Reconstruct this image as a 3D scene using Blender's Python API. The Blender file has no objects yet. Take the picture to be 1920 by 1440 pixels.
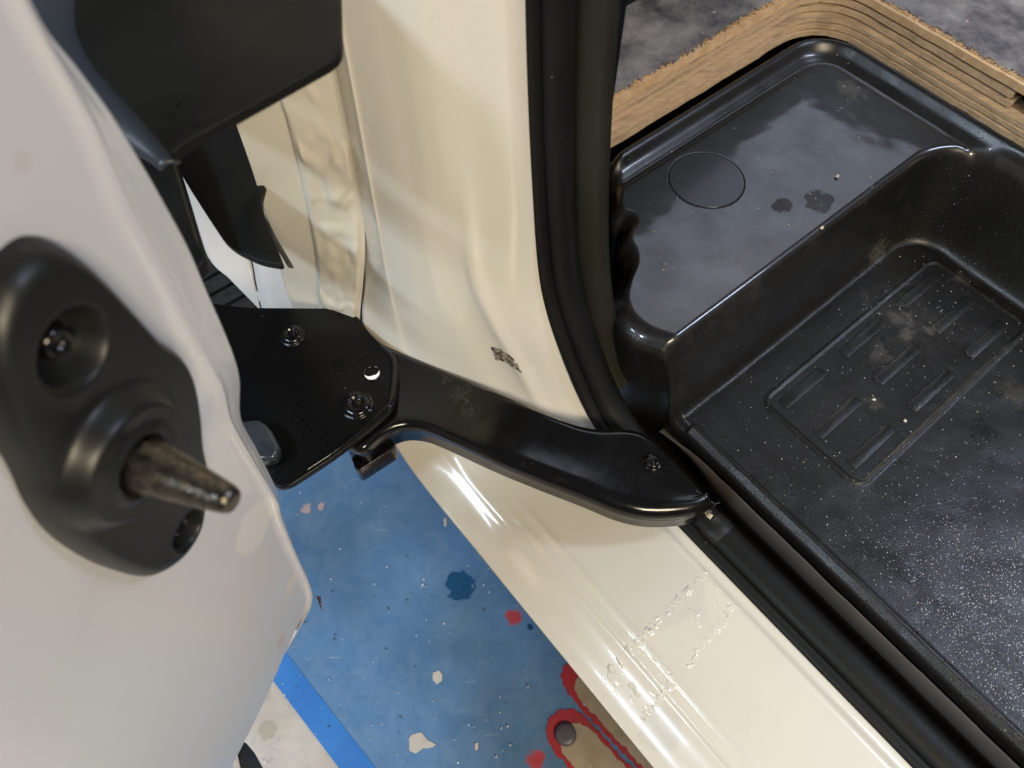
import bpy, bmesh, math, random
from mathutils import Vector, Matrix, noise
random.seed(7)
sc = bpy.context.scene
col = sc.collection

# ---------------------------------------------------------------- camera, world, lamps, exposure
CAMZ = 0.95; PITCH = math.radians(30); FPX = 1400.0
cd = bpy.data.cameras.new('camera'); cam = bpy.data.objects.new('camera', cd); col.objects.link(cam)
cam.location = (0, 0, CAMZ); cam.rotation_euler = (PITCH, 0, 0)
cd.sensor_width = 36; cd.lens = FPX/1920*36; cd.clip_start = 0.01; cd.clip_end = 60
cd.dof.use_dof = True; cd.dof.focus_distance = 0.62; cd.dof.aperture_fstop = 9.0
sc.camera = cam
world = bpy.data.worlds.new('World'); sc.world = world; world.use_nodes = True
bg = world.node_tree.nodes['Background']
bg.inputs[0].default_value = (0.80, 0.84, 1.0, 1); bg.inputs[1].default_value = 0.09
sc.view_settings.view_transform = 'Standard'; sc.view_settings.look = 'None'
sc.view_settings.exposure = 0.10; sc.view_settings.gamma = 1.0

def lamp(name, kind, loc, target, energy, color, size=0.1, size_y=None, spot=None, blend=0.1):
    d = bpy.data.lights.new(name, kind); d.energy = energy; d.color = color
    if kind == 'AREA':
        d.shape = 'RECTANGLE'; d.size = size; d.size_y = size_y or size
    else:
        d.shadow_soft_size = size
    if kind == 'SPOT': d.spot_size = math.radians(spot); d.spot_blend = blend
    o = bpy.data.objects.new(name, d); col.objects.link(o); o.location = loc
    o.rotation_euler = (Vector(target)-Vector(loc)).to_track_quat('-Z', 'Y').to_euler()
    return o
WARM = (1.0, 0.85, 0.62); COOL = (0.70, 0.84, 1.0); NEUT = (1.0, 0.95, 0.88)
lamp('ceiling_tube_lamp', 'AREA', (-1.5, -0.6, 2.5), (-0.3, 0.2, 0.2), 40, COOL, 1.4, 0.14)
lamp('ceiling_warm_lamp', 'AREA', (1.0, -1.5, 2.2), (0.0, 0.3, 0.4), 49, WARM, 0.95, 0.45)
o_ = lamp('tread_sheen_light', 'AREA', (1.74, 0.36, 2.0), (1.74, 0.36, 0.0), 19.0, (0.68, 0.78, 1.0), 0.95, 0.18)  # added unseen light, stretched for the tread's bluish sheen and crease streak
o_.rotation_euler = (0, 0, 0)
lamp('interior_warm_lamp', 'AREA', (0.35, 2.0, 1.7), (0.2, 0.4, 0.4), 7.0, WARM, 0.10, 0.10)
o_ = lamp('ledge_sheen_light', 'AREA', (0.90, 1.84, 2.0), (0.90, 1.84, 0.0), 4.2, (0.74, 0.82, 1.0), 1.35, 0.56)  # added unseen light, shaped to draw the cool reflection on the ledge
o_.rotation_euler = (0, 0, math.radians(45))

# ---------------------------------------------------------------- space helpers
C0 = Vector((0, 0, CAMZ)); cP, sP = math.cos(PITCH), math.sin(PITCH)
AE = math.radians(-50.6)
E1 = Vector((math.cos(AE), math.sin(AE), 0)); F1 = Vector((-E1.y, E1.x, 0))   # along the van, into the van
def ray(px, py):
    u = (px-960)/FPX; v = (720-py)/FPX
    return Vector((u, sP+cP*v, -cP+sP*v))
def P(px, py, z): d = ray(px, py); return C0 + d*((z-CAMZ)/d.z)
def D(px, py, t): return C0 + ray(px, py)*t
def W(s, f, z): return E1*s + F1*f + Vector((0, 0, z))
def SF(p): return p.dot(E1), p.dot(F1)
# the end face of the sliding door: vertical plane
FA = Vector((-0.145, 0.135, 0.40)); FH = Vector((-0.373, -0.928, 0)).normalized(); FN = Vector((-FH.y, FH.x, 0))
UPV = Vector((0, 0, 1))
def FP(px, py, off=0):
    d = ray(px, py); t = ((FA + FN*off - C0).dot(FN))/d.dot(FN); return C0 + d*t
def HZ(p): q = p-FA; return q.dot(FH), q.z
def FQ(h, z, off): return FA + FH*h + UPV*z + FN*off

def cr(p0, p1, p2, p3, t):
    return 0.5*((2*p1) + (p2-p0)*t + (2*p0-5*p1+4*p2-p3)*t*t + (3*p1-p0-3*p2+p3)*t*t*t)
def spline(pts, n):
    pts = [Vector(p) for p in pts]; out = []
    for i in range(len(pts)-1):
        a = pts[i-1] if i else pts[0]*2-pts[1]; b = pts[i]; c = pts[i+1]
        d = pts[i+2] if i+2 < len(pts) else pts[-1]*2-pts[-2]
        for k in range(n): out.append(cr(a, b, c, d, k/n))
    out.append(pts[-1]); return out
def closed_spline(pts, n):
    pts = [Vector(p) for p in pts]; m = len(pts); out = []
    for i in range(m):
        for k in range(n): out.append(cr(pts[i-1], pts[i], pts[(i+1) % m], pts[(i+2) % m], k/n))
    return out
def sstep(a, b, x):
    t = min(1, max(0, (x-a)/(b-a))); return t*t*(3-2*t)
def fbm(x, y, z=0, o=3):
    v = 0; a = 1
    for i in range(o): v += a*noise.noise(Vector((x, y, z))); x *= 2; y *= 2; z *= 2; a *= .5
    return v

# ---------------------------------------------------------------- object helpers
def empty(name, loc, label, cat, group=None, kind=None):
    o = bpy.data.objects.new(name, None); col.objects.link(o); o.location = loc; o.empty_display_size = .02
    if label: o['label'] = label
    if cat: o['category'] = cat
    if group: o['group'] = group
    if kind: o['kind'] = kind
    return o
def obj(name, verts, faces, m, parent=None, smooth=True, kind=None, label=None, cat=None):
    me = bpy.data.meshes.new(name); me.from_pydata([tuple(v) for v in verts], [], faces); me.update()
    o = bpy.data.objects.new(name, me); col.objects.link(o); me.materials.append(m)
    if smooth:
        for p in me.polygons: p.use_smooth = True
    if parent:
        pw = parent.location if parent.parent is None else Vector((0, 0, 0))   # child meshes already sit at the world origin
        o.parent = parent; o.matrix_parent_inverse = Matrix.Translation(-pw)
    if kind: o['kind'] = kind
    if label: o['label'] = label
    if cat: o['category'] = cat
    return o
def fixn(o):
    bm = bmesh.new(); bm.from_mesh(o.data); bmesh.ops.recalc_face_normals(bm, faces=bm.faces); bm.to_mesh(o.data); bm.free(); return o
def grid_faces(nr, nc, wrap=False):
    f = []
    for r in range(nr-1):
        for c in range(nc-1 + (1 if wrap else 0)):
            c2 = (c+1) % nc
            f.append((r*nc+c, r*nc+c2, (r+1)*nc+c2, (r+1)*nc+c))
    return f
def grid(name, rows, m, parent=None, **k):
    nc = len(rows[0]); return obj(name, [v for r in rows for v in r], grid_faces(len(rows), nc), m, parent, **k)
def solid(o, th, off=-1):
    md = o.modifiers.new('solid', 'SOLIDIFY'); md.thickness = th; md.offset = off; return o
def bev(o, w, seg=3, ang=40):
    md = o.modifiers.new('bevel', 'BEVEL'); md.width = w; md.segments = seg; md.limit_method = 'ANGLE'; md.angle_limit = math.radians(ang)
    md.harden_normals = False; return o
def prism(name, top, bottom, m, parent=None, bw=0, seg=3, smooth=True, **k):
    n = len(top); f = [tuple(range(n)), tuple(reversed(range(n, 2*n)))]
    for i in range(n): j = (i+1) % n; f.append((i, i+n, j+n, j))
    o = obj(name, list(top)+list(bottom), f, m, parent, smooth=smooth, **k); fixn(o)
    if bw: bev(o, bw, seg)
    return o
def roundpoly(pts, r, n=6):
    out = []; m = len(pts); rr = r if isinstance(r, (list, tuple)) else [r]*m
    for i in range(m):
        p = Vector(pts[i]); a = Vector(pts[i-1])-p; b = Vector(pts[(i+1) % m])-p; R = rr[i]
        if R <= 0: out.append(p); continue
        la, lb = a.length, b.length; dd = min(R, la*.45, lb*.45)
        A = p+a.normalized()*dd; B = p+b.normalized()*dd
        for k in range(n+1):
            t = k/n; out.append(A*(1-t)**2 + p*2*t*(1-t) + B*t*t)
    return out
def lathe(name, prof, origin, axis, m, parent=None, n=40, smooth=True, caps=True, **k):
    ax = Vector(axis).normalized(); q = ax.to_track_quat('Z', 'Y'); verts = []; faces = []
    for (r, h) in prof:
        for i in range(n):
            a = 2*math.pi*i/n; verts.append(Vector(origin)+q @ Vector((r*math.cos(a), r*math.sin(a), h)))
    faces = grid_faces(len(prof), n, True)
    if caps: faces.append(tuple(reversed(range(n)))); faces.append(tuple(range((len(prof)-1)*n, len(prof)*n)))
    return fixn(obj(name, verts, faces, m, parent, smooth=smooth, **k))

# ---------------------------------------------------------------- materials
class N:
    def __init__(s, name):
        s.m = bpy.data.materials.new(name); s.m.use_nodes = True; s.t = s.m.node_tree; s.b = s.t.nodes['Principled BSDF']
        s.co = s.t.nodes.new('ShaderNodeTexCoord').outputs['Object']; s.bumpn = None
    def n(s, typ, **k):
        x = s.t.nodes.new(typ)
        for a, b in k.items(): setattr(x, a, b)
        return x
    def L(s, a, b): s.t.links.new(a, b)
    def map(s, scale=(1, 1, 1), rot=(0, 0, 0), loc=(0, 0, 0)):
        x = s.n('ShaderNodeMapping'); s.L(s.co, x.inputs[0]); x.inputs['Scale'].default_value = scale
        x.inputs['Rotation'].default_value = rot; x.inputs['Location'].default_value = loc; return x.outputs[0]
    def noise(s, scale, detail=4, rough=.55, vec=None, dist=0):
        x = s.n('ShaderNodeTexNoise'); s.L(vec or s.co, x.inputs['Vector']); x.inputs['Scale'].default_value = scale
        x.inputs['Detail'].default_value = detail; x.inputs['Roughness'].default_value = rough; x.inputs['Distortion'].default_value = dist; return x.outputs[0]
    def voro(s, scale, feat='F1', out='Distance', vec=None, rnd=1):
        x = s.n('ShaderNodeTexVoronoi', feature=feat); s.L(vec or s.co, x.inputs['Vector']); x.inputs['Scale'].default_value = scale
        x.inputs['Randomness'].default_value = rnd; return x.outputs[out]
    def ramp(s, v, a, b, ca=0, cb=1):
        x = s.n('ShaderNodeMapRange'); s.L(v, x.inputs[0]); x.inputs[1].default_value = a; x.inputs[2].default_value = b
        x.inputs[3].default_value = ca; x.inputs[4].default_value = cb; x.clamp = True; return x.outputs[0]
    def math(s, op, a, b):
        x = s.n('ShaderNodeMath', operation=op)
        for i, v in enumerate((a, b)):
            if isinstance(v, (int, float)): x.inputs[i].default_value = v
            else: s.L(v, x.inputs[i])
        return x.outputs[0]
    def mix(s, f, a, b):
        x = s.n('ShaderNodeMix', data_type='RGBA')
        for i, v in ((0, f), (6, a), (7, b)):
            if isinstance(v, (int, float)): x.inputs[i].default_value = v
            elif isinstance(v, tuple): x.inputs[i].default_value = v if len(v) == 4 else v+(1,)
            else: s.L(v, x.inputs[i])
        return x.outputs[2]
    def specks(s, scale, size, amount):
        """sparse round dots: 1 inside a dot"""
        d = s.ramp(s.voro(scale), size*.6, size, 1, 0)
        c = s.n('ShaderNodeSeparateColor'); s.L(s.voro(scale, out='Color'), c.inputs[0])
        return s.math('MULTIPLY', d, s.ramp(c.outputs[0], 1-amount, 1-amount+.02))
    def blob(s, p, r, scale=60, amp=.5, soft=.12):
        """patch with ragged outline about world point p (objects keep world coordinates)"""
        v = s.n('ShaderNodeVectorMath', operation='DISTANCE'); s.L(s.co, v.inputs[0]); v.inputs[1].default_value = tuple(p)
        nz = s.math('MULTIPLY', s.math('SUBTRACT', s.noise(scale, 3), .5), amp*2*r)
        return s.ramp(s.math('ADD', v.outputs['Value'], nz), r*(1-soft), r*(1+soft), 1, 0)
    def set(s, **k):
        for a, v in k.items():
            i = s.b.inputs[a.replace('_', ' ')]
            if isinstance(v, (int, float)): i.default_value = v
            elif isinstance(v, tuple): i.default_value = v if len(v) == 4 else v+(1,)
            else: s.L(v, i)
        return s
    def bump(s, h, dist, strength=1):
        x = s.n('ShaderNodeBump'); s.L(h, x.inputs['Height']); 
        if isinstance(dist, float): x.inputs['Distance'].default_value = dist
        else: s.L(dist, x.inputs['Distance'])
        x.inputs['Strength'].default_value = strength
        if s.bumpn: s.L(s.bumpn, x.inputs['Normal'])
        s.bumpn = x.outputs[0]; s.L(s.bumpn, s.b.inputs['Normal']); return s

def m_paint(name='cream_white_paint', base=(.76, .73, .64), dirt=.5, marks=()):
    m = N(name); n1 = m.noise(9, 3); c = m.mix(m.ramp(n1, .35, .7), base, tuple(x*.94 for x in base))
    c = m.mix(m.math('MULTIPLY', m.ramp(m.noise(26, 5, .6), .55, .75), .12*dirt), c, (.42, .33, .22))
    c = m.mix(m.math('MULTIPLY', m.specks(70, .05, .10), .6), c, (.12, .09, .06))
    for (p, r, cc, amt) in marks: c = m.mix(m.math('MULTIPLY', m.blob(p, r, 45/ (r*40+.2), .7), amt), c, cc)
    if name == 'cream_white_paint':  # pillar's left band: brown dirt streaks that also paint in its shade
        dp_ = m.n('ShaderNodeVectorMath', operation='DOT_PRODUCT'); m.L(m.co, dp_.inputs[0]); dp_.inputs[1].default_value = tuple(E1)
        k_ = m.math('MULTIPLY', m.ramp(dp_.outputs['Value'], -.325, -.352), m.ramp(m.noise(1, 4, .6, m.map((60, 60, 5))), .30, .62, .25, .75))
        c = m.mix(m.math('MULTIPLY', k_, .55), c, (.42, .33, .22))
    m.set(Base_Color=c, Roughness=m.ramp(m.noise(18, 3), .3, .7, .16, .30), Coat_Weight=.6, Coat_Roughness=.08)
    m.bump(m.noise(30, 2), .0004, .5); return m
def m_black_gloss():
    m = N('gloss_black_painted_steel')
    dust = m.math('MULTIPLY', m.ramp(m.noise(38, 5, .65), .60, .74), m.ramp(m.noise(700, 2), .45, .62))
    c = m.mix(m.math('MULTIPLY', dust, .10), (.0045, .0042, .004), (.30, .24, .13))
    for q_, r_ in (((866, 738), .0085), ((884, 770), .007), ((902, 800), .0075), ((838, 712), .004)):
        k_ = m.math('MULTIPLY', m.blob(P(*q_, .424), r_, 90, 1.4, .5), m.ramp(m.noise(900, 2), .50, .60)); c = m.mix(m.math('MULTIPLY', k_, .13), c, (.34, .28, .17))
    c = m.mix(m.math('MULTIPLY', m.specks(160, .07, .06), .25), c, (.5, .48, .44))
    m.set(Base_Color=c, Roughness=m.ramp(m.noise(60, 3), .3, .75, .11, .24), Specular_IOR_Level=.5)
    m.bump(m.noise(90, 3), .0003, .35); return m
def m_grain():
    m = N('grained_black_plastic')
    c = m.mix(m.ramp(m.noise(7, 4), .35, .7), (.0070, .0064, .0050), (.0105, .0098, .0088))
    film = m.ramp(m.noise(22, 6, .6), .56, .70)
    c = m.mix(m.math('MULTIPLY', film, .06), c, (.16, .15, .14))
    c = m.mix(m.math('MULTIPLY', m.specks(230, .11, .07), .55), c, (.34, .35, .37))
    c = m.mix(m.math('MULTIPLY', m.specks(90, .06, .10), .8), c, (.50, .48, .40))
    for q_, r_, z_, a_ in (((1690, 596), .0075, .36, .5), ((1702, 622), .006, .36, .5), ((1652, 660), .007, .36, .35), ((1742, 618), .005, .36, .5), ((1640, 756), .006, .36, .4), ((1800, 520), .006, .36, .3), ((1905, 735), .010, .36, .3), ((1596, 168), .011, .46, .5), ((1650, 470), .010, .37, .5), ((1690, 590), .03, .36, .12), ((1300, 520), .05, .46, .10)):
        c = m.mix(m.math('MULTIPLY', m.blob(P(*q_, z_), r_, 130, 2.2, .6), a_*.6), c, (.16, .145, .115))
    m.set(Base_Color=c, Roughness=m.ramp(m.noise(30, 4), .3, .7, .25, .40), Specular_IOR_Level=.5)
    sx = m.n('ShaderNodeSeparateXYZ'); m.L(m.co, sx.inputs[0])
    up_ = m.ramp(sx.outputs[2], .450, .455); flat_ = m.math('MULTIPLY', up_, m.ramp(sx.outputs[2], .4612, .4630, 1, 0))
    wet = m.math('MULTIPLY', m.math('SUBTRACT', 1, m.blob(P(1466, 386, .46), .0085, 120, .8, .1)), m.math('SUBTRACT', 1, m.blob(P(1537, 378, .46), .0125, 120, .9, .1)))
    flat_ = m.math('MULTIPLY', flat_, wet)
    m.set(Coat_Weight=m.math('MULTIPLY', flat_, m.ramp(m.noise(30, 5, .6), .30, .70, 1.0, .7)), Coat_Roughness=.06)
    g = m.math('ADD', m.noise(900, 2, .6), m.math('MULTIPLY', m.specks(330, .28, .35), 1.0))
    m.bump(g, m.ramp(up_, 0, 1, .00030, .00008), .85)
    cn = m.n('ShaderNodeBump'); m.L(m.noise(60, 3), cn.inputs['Height']); cn.inputs['Distance'].default_value = .00004; m.L(cn.outputs[0], m.b.inputs['Coat Normal'])
    return m
def m_simple(name, c, rough, bscale=200, bdist=.0002, bs=.4, spk=0, c2=None, vs=15, coat=0, spec=.5):
    m = N(name); cc = m.mix(m.ramp(m.noise(vs, 4), .35, .7), c, c2 or tuple(x*1.5 for x in c))
    if spk: cc = m.mix(m.math('MULTIPLY', m.specks(130, .07, spk), .4), cc, (.42, .42, .40))
    m.set(Base_Color=cc, Roughness=m.ramp(m.noise(25, 3), .3, .7, rough*.9, min(1, rough*1.15)), Coat_Weight=coat, Specular_IOR_Level=spec)
    m.bump(m.noise(bscale, 2), bdist, bs); return m
def m_wood(name, c, c2):
    m = N(name); v = m.map((6, 160, 260), (0, 0, -AE))
    v2 = m.map((3, 40, 900))
    c0 = m.mix(m.ramp(m.noise(3, 4, .6, v), .38, .66), c, c2)
    c0 = m.mix(m.math('MULTIPLY', m.ramp(m.noise(1, 3, .6, v2), .5, .68), .55), c0, tuple(x*.45 for x in c2))
    c0 = m.mix(m.math('MULTIPLY', m.ramp(m.noise(24, 4), .6, .72), .35), c0, (.05, .03, .018))
    m.set(Base_Color=c0, Roughness=.75); m.bump(m.noise(3, 4, .6, v), .0006, .7); return m

def wsf(px, py, z): return tuple(P(px, py, z))
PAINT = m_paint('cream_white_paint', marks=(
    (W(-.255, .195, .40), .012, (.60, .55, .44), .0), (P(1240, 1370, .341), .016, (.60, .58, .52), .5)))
DOORPAINT = m_paint('grey_white_door_paint', (.60, .61, .64), .2, marks=(
    (FP(480, 985), .017, (.78, .75, .70), .55), (FP(545, 1095), .0075, (.72, .66, .56), .7), (FP(525, 1190), .010, (.74, .65, .53), .0),
    (FP(520, 1200), .006, (.62, .36, .32), .45), (FP(30, 302), .0035, (.50, .44, .42), .3)))
WHITE = m_paint('bright_white_paint', (.88, .84, .78), .1)
GLOSS = m_black_gloss(); PLATE = m_simple('satin_black_painted_plate', (.0035, .0034, .0034), .30, 90, .0003, .35, spk=.05, spec=.22); GRAIN = m_grain()
RUBBER = m_simple('black_rubber', (.0045, .0047, .0042), .50, 300, spk=.14, spec=.28)
TRIM = m_simple('dull_black_trim', (.0062, .0060, .0046), .55, 420, spk=.02, spec=.2)
OLIVE = m_simple('worn_black_plastic_trim', (.0125, .0125, .0085), .48, 350, spk=.05, spec=.35)
GUIDE = m_simple('smooth_black_plastic', (.0095, .0105, .0098), .40, 60, .0003, .3, c2=(.012, .0125, .0115), spec=.4)
TYRE = m_simple('tyre_rubber', (.035, .033, .030), .45, 120, .0012, .8, spk=.25, c2=(.08, .075, .065), vs=60)
STRIP2 = m_simple('greyish_seal_rubber', (.009, .0095, .0092), .42, 200, spk=.05, spec=.4); STRIP = m_simple('grey_rubber_strip', (.05, .05, .05), .42, 200)
WOODA = m_wood('pale_plywood', (.62, .46, .29), (.48, .34, .205)); WOODB = m_wood('dark_plywood', (.27, .175, .10), (.17, .105, .06))
WOODF = m_simple('torn_wood_fibre', (.68, .48, .28), .85, 200, c2=(.52, .34, .18), vs=90)

# ---------------------------------------------------------------- setting: the workshop floor
m = N('bare_concrete'); c = m.mix(m.ramp(m.noise(14, 6, .6), .35, .65), (.52, .47, .42), (.66, .61, .55))
c = m.mix(m.math('MULTIPLY', m.ramp(m.noise(60, 5), .58, .72), .4), c, (.36, .32, .25)); c = m.mix(m.specks(45, .06, .12), c, (.24, .17, .12))
c = m.mix(m.math('MULTIPLY', m.blob(P(502, 1368, 0), .011, 120, .5), .7), c, (.40, .37, .27))
m.set(Base_Color=c, Roughness=.55); m.bump(m.noise(40, 6, .6), .003, .5); CONC = m
m = N('sandy_bare_concrete'); c = m.mix(m.ramp(m.noise(30, 6, .6), .35, .65), (.40, .32, .22), (.52, .43, .31)); c = m.mix(m.specks(90, .14, .12), c, (.10, .06, .035))
m.set(Base_Color=c, Roughness=.8); m.bump(m.noise(120, 5, .6), .002, .6); SANDY = m
m = N('worn_blue_floor_paint')
v = m.map((1, 1, 1), (0, 0, .6)); n1 = m.noise(26, 6, .6, v, .6)
c = m.mix(m.ramp(m.noise(4.5, 2), .36, .62), (.085, .180, .325), (.130, .280, .520))
c = m.mix(m.math('MULTIPLY', m.ramp(n1, .40, .68), .20), c, (.30, .42, .54))
c = m.mix(m.math('MULTIPLY', m.ramp(m.noise(75, 4, .5, None, 1.2), .50, .60), .20), c, (.06, .16, .32))
c = m.mix(m.math('MULTIPLY', m.ramp(m.noise(5, 5, .65, m.map((4, 26, 1), (0, 0, .9)), .4), .66, .71), .35), c, (.60, .66, .72))
c = m.mix(m.math('MULTIPLY', m.specks(60, .06, .25), .9), c, (.85, .90, .95))  # white specks painted in as the floor's tiny glints
c = m.mix(m.math('MULTIPLY', m.specks(31, .05, .14), .9), c, (.05, .07, .12))
c = m.mix(m.blob(P(862, 1098, 0), .0175, 70, .85, .05), c, (.012, .085, .20))
c = m.mix(m.blob(P(994, 1176, 0), .004, 120, .6, .05), c, (.012, .07, .20))
for q, r in (((575, 955), .007), ((603, 950), .005)): c = m.mix(m.math('MULTIPLY', m.blob(P(*q, 0), r, 160, .9), .7), c, (.62, .42, .38))
for q, r in (((965, 1158), .0095), ((1005, 1425), .010), ((1012, 1172), .003)): c = m.mix(m.math('MULTIPLY', m.blob(P(*q, 0), r, 90, .9, .2), .9), c, (.56, .05, .055))
m.set(Base_Color=c, Roughness=m.ramp(n1, .3, .7, .22, .36), Coat_Weight=.5, Coat_Roughness=.12)
m.bump(m.noise(60, 5, .6), .0012, .35); m.bump(m.specks(42, .06, .5), .0008, .8); BLUE = m
FRESH = m_simple('fresh_blue_floor_paint', (.035, .20, .62), .35, 60, c2=(.05, .25, .70))
RED = m_simple('red_floor_paint', (.50, .035, .045), .35, 60, c2=(.38, .05, .06), vs=60)
DARKSTEEL = m_simple('dark_steel_stud', (.10, .09, .105), .4, 60)

def sheet(name, pts, z, m, parent=None, ragged=0, label=None):
    pts = [Vector(p) for p in pts]
    if ragged:
        out = []
        for i, p in enumerate(pts):
            q = pts[(i+1) % len(pts)]; n = max(1, int((q-p).length/.003))
            for k in range(n):
                w = p.lerp(q, k/n); w = w + Vector((fbm(w.x*150, w.y*150, 1), fbm(w.x*150, w.y*150, 7), 0))*ragged; out.append(w)
        pts = out
    return obj(name, [(p.x, p.y, z) for p in pts], [tuple(range(len(pts)))], m, parent, smooth=False, label=label)
floor = obj('floor', [(-12, -12, 0), (12, -12, 0), (12, 12, 0), (-12, 12, 0)], [(0, 1, 2, 3)], CONC.m, kind='structure', smooth=False)
def fl(px, py): p = P(px, py, 0); return Vector((p.x, p.y, 0))
a0 = fl(532, 1245); a1 = fl(682, 1440); dr = (a1-a0).normalized(); ao = a0-dr*2.5; ae = a1+dr*2.0
pd = Vector((-dr.y, dr.x, 0))
if pd.dot(F1) < 0: pd = -pd
c0_ = a0-pd*.018
sheet('blue_paint', [ao, ae, ae+pd*1.6, ao+pd*1.6], .002, BLUE.m, floor)
sheet('fresh_blue_stripe', [ao-pd*.020, ae-pd*.020, ae+pd*.010, ao+pd*.010], .0028, FRESH.m, floor, label='brighter blue painted edge stripe')
def capsule(p, q, w, n=10):
    d = (q-p).normalized(); s = Vector((-d.y, d.x, 0)); out = []
    for k in range(n+1): a = math.pi*k/n; out.append(p + (s*math.cos(a) - d*math.sin(a))*w)
    for k in range(n+1): a = math.pi*k/n; out.append(q + (-s*math.cos(a) + d*math.sin(a))*w)
    return out
for (p, q, w) in ((fl(1108, 1290), fl(1108, 1290)+dr*.8, .0195), (fl(1083, 1393), fl(1083, 1393)+dr*.8, .0205)):
    sheet('red_paint', capsule(p-dr*.014, q, w+.0055), .0034, RED.m, floor, .0038)
    sheet('bare_concrete_bar', capsule(p, q, w), .0042, SANDY.m, floor, .0022)
lathe('steel_stud', [(.0001, .0), (.0125, .0), (.0125, .003), (.011, .005), (.006, .0055), (.0001, .0055)], fl(1060, 1378)+Vector((0, 0, .0042)), (0, 0, 1), DARKSTEEL.m, floor, 28)
for (q, pts) in ((0, [(768, 1385), (775, 1377), (790, 1374), (803, 1388), (818, 1396), (812, 1402), (795, 1404), (780, 1414), (768, 1408)]),
                 (1, [(812, 1262), (822, 1258), (830, 1265), (829, 1278), (820, 1284), (812, 1276)]),
                 (2, [(890, 1395), (898, 1393), (897, 1405), (891, 1408)]),
                 (3, [(832, 975), (838, 972), (838, 988), (833, 990)])):
    sheet('paint_chip', [fl(*p) for p in pts], .0034, CONC.m, floor, .0008)

# ---------------------------------------------------------------- the van body
van = empty('van_body', W(-.1, .3, 0), 'cream white van door pillar and sill with black rubber door seal', 'van')
SE = .100
def ZS(f):
    z = .345
    z -= .015*(1-sstep(.100, .142, f))
    z += .0018*math.exp(-((f-.1415)/.0026)**2) + .0018*math.exp(-((f-.1520)/.0022)**2) + .003*sstep(.136, .156, f)
    z -= .004*sstep(.228, .236, f)
    return z
fs = [.100, .118, .136, .156, .19, .22, .248]
def sill_row(s0, skew=0): return [(s0+skew*(1-(f-.1)/.148), f, None) for f in fs]
rows = [
 [(-.355, .160, 1.5), (-.335, .158, 1.5), (-.315, .171, 1.5), (-.300, .186, 1.5), (-.290, .204, 1.5), (-.279, .222, 1.5), (-.281, .240, 1.5)],
 [(-.355, .160, 1.1), (-.335, .158, 1.1), (-.315, .171, 1.1), (-.300, .186, 1.1), (-.290, .204, 1.1), (-.279, .222, 1.1), (-.281, .240, 1.1)],
 [(-.354, .160, .85), (-.334, .157, .85), (-.314, .170, .85), (-.298, .185, .85), (-.288, .203, .85), (-.277, .222, .85), (-.279, .240, .85)],
 [(-.353, .159, .72), (-.332, .156, .72), (-.311, .169, .72), (-.295, .184, .72), (-.285, .203, .72), (-.274, .222, .72), (-.276, .240, .72)],
 [(-.354, .156, .60), (-.331, .152, .60), (-.308, .165, .60), (-.289, .181, .60), (-.277, .201, .60), (-.265, .221, .60), (-.266, .240, .60)],
 [(-.358, .147, .50), (-.333, .149, .50), (-.306, .161, .50), (-.284, .178, .50), (-.267, .199, .50), (-.255, .220, .50), (-.249, .240, .50)],
 [(-.352, .127, .43), (-.320, .139, .425), (-.291, .154, .415), (-.266, .174, .41), (-.246, .197, .415), (-.229, .220, .425), (-.219, .241, .435)],
 [(-.322, .110, .362), (-.290, .124, .362), (-.264, .140, .361), (-.240, .162, .362), (-.217, .189, .368), (-.196, .217, .376), (-.182, .243, .383)],
 [(-.275, .101, .334), (-.252, .119, .339), (-.230, .137, .345), (-.206, .158, .349), (-.180, .19, .351), (-.158, .22, .353), (-.142, .246, .354)],
 sill_row(-.12, -.035), sill_row(-.05), sill_row(.05), sill_row(.15), sill_row(.25), sill_row(.40), sill_row(.70)]
rows = [[Vector((s, f, ZS(f) if z is None else z)) for (s, f, z) in r] for r in rows]
rows = [[r[0], r[1], r[1].lerp(r[2], .20 if i < 6 else .38 if i == 6 else .5)] + r[2:] for i, r in enumerate(rows)]
cols = [spline(r, 12) for r in rows]
R2 = []
nC = len(cols[0])
cc = [spline([r[c] for r in cols], 14) for c in range(nC)]
for i in range(len(cc[0])): R2.append([cc[c][i].copy() for c in range(nC)])
SEALPATH = []
for i_, r in enumerate(R2):
    for c_, v in enumerate(r):
        cn_ = c_/(nC-1); h_ = sstep(.66, .50, v.z)*sstep(-.125, -.17, v.x)
        cc_ = .66+.16*sstep(.55, .36, v.z)
        bump_ = .0026*math.exp(-((cn_-cc_)/.030)**2)*h_ - .0016*math.exp(-((cn_-cc_+.10)/.05)**2)*h_
        v.y -= bump_; v.x += bump_*.5
    continue
for r in R2:
    # beads along the sill: redo the fine height where the row has become sill
    for v in r:
        if v.z < .352 and v.x > -.19: 
            w = sstep(-.19, -.13, v.x); v.z = v.z*(1-w) + ZS(v.y)*w
    # denser beads even on the transition
    SEALPATH.append(r[-1].copy())
    r.insert(0, r[0]+Vector((-.0, .002, -.0035))); r.insert(0, r[0]+Vector((0, .02, -.004)))
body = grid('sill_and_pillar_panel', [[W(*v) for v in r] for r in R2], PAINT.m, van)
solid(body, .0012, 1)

SEALER = m_paint('sealer_coated_cream_paint', (.70, .66, .55), 1.3); SEALER.b.inputs['Coat Weight'].default_value = .05
SEALER.t.links.remove(SEALER.b.inputs['Roughness'].links[0]); SEALER.b.inputs['Roughness'].default_value = .48
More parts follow.
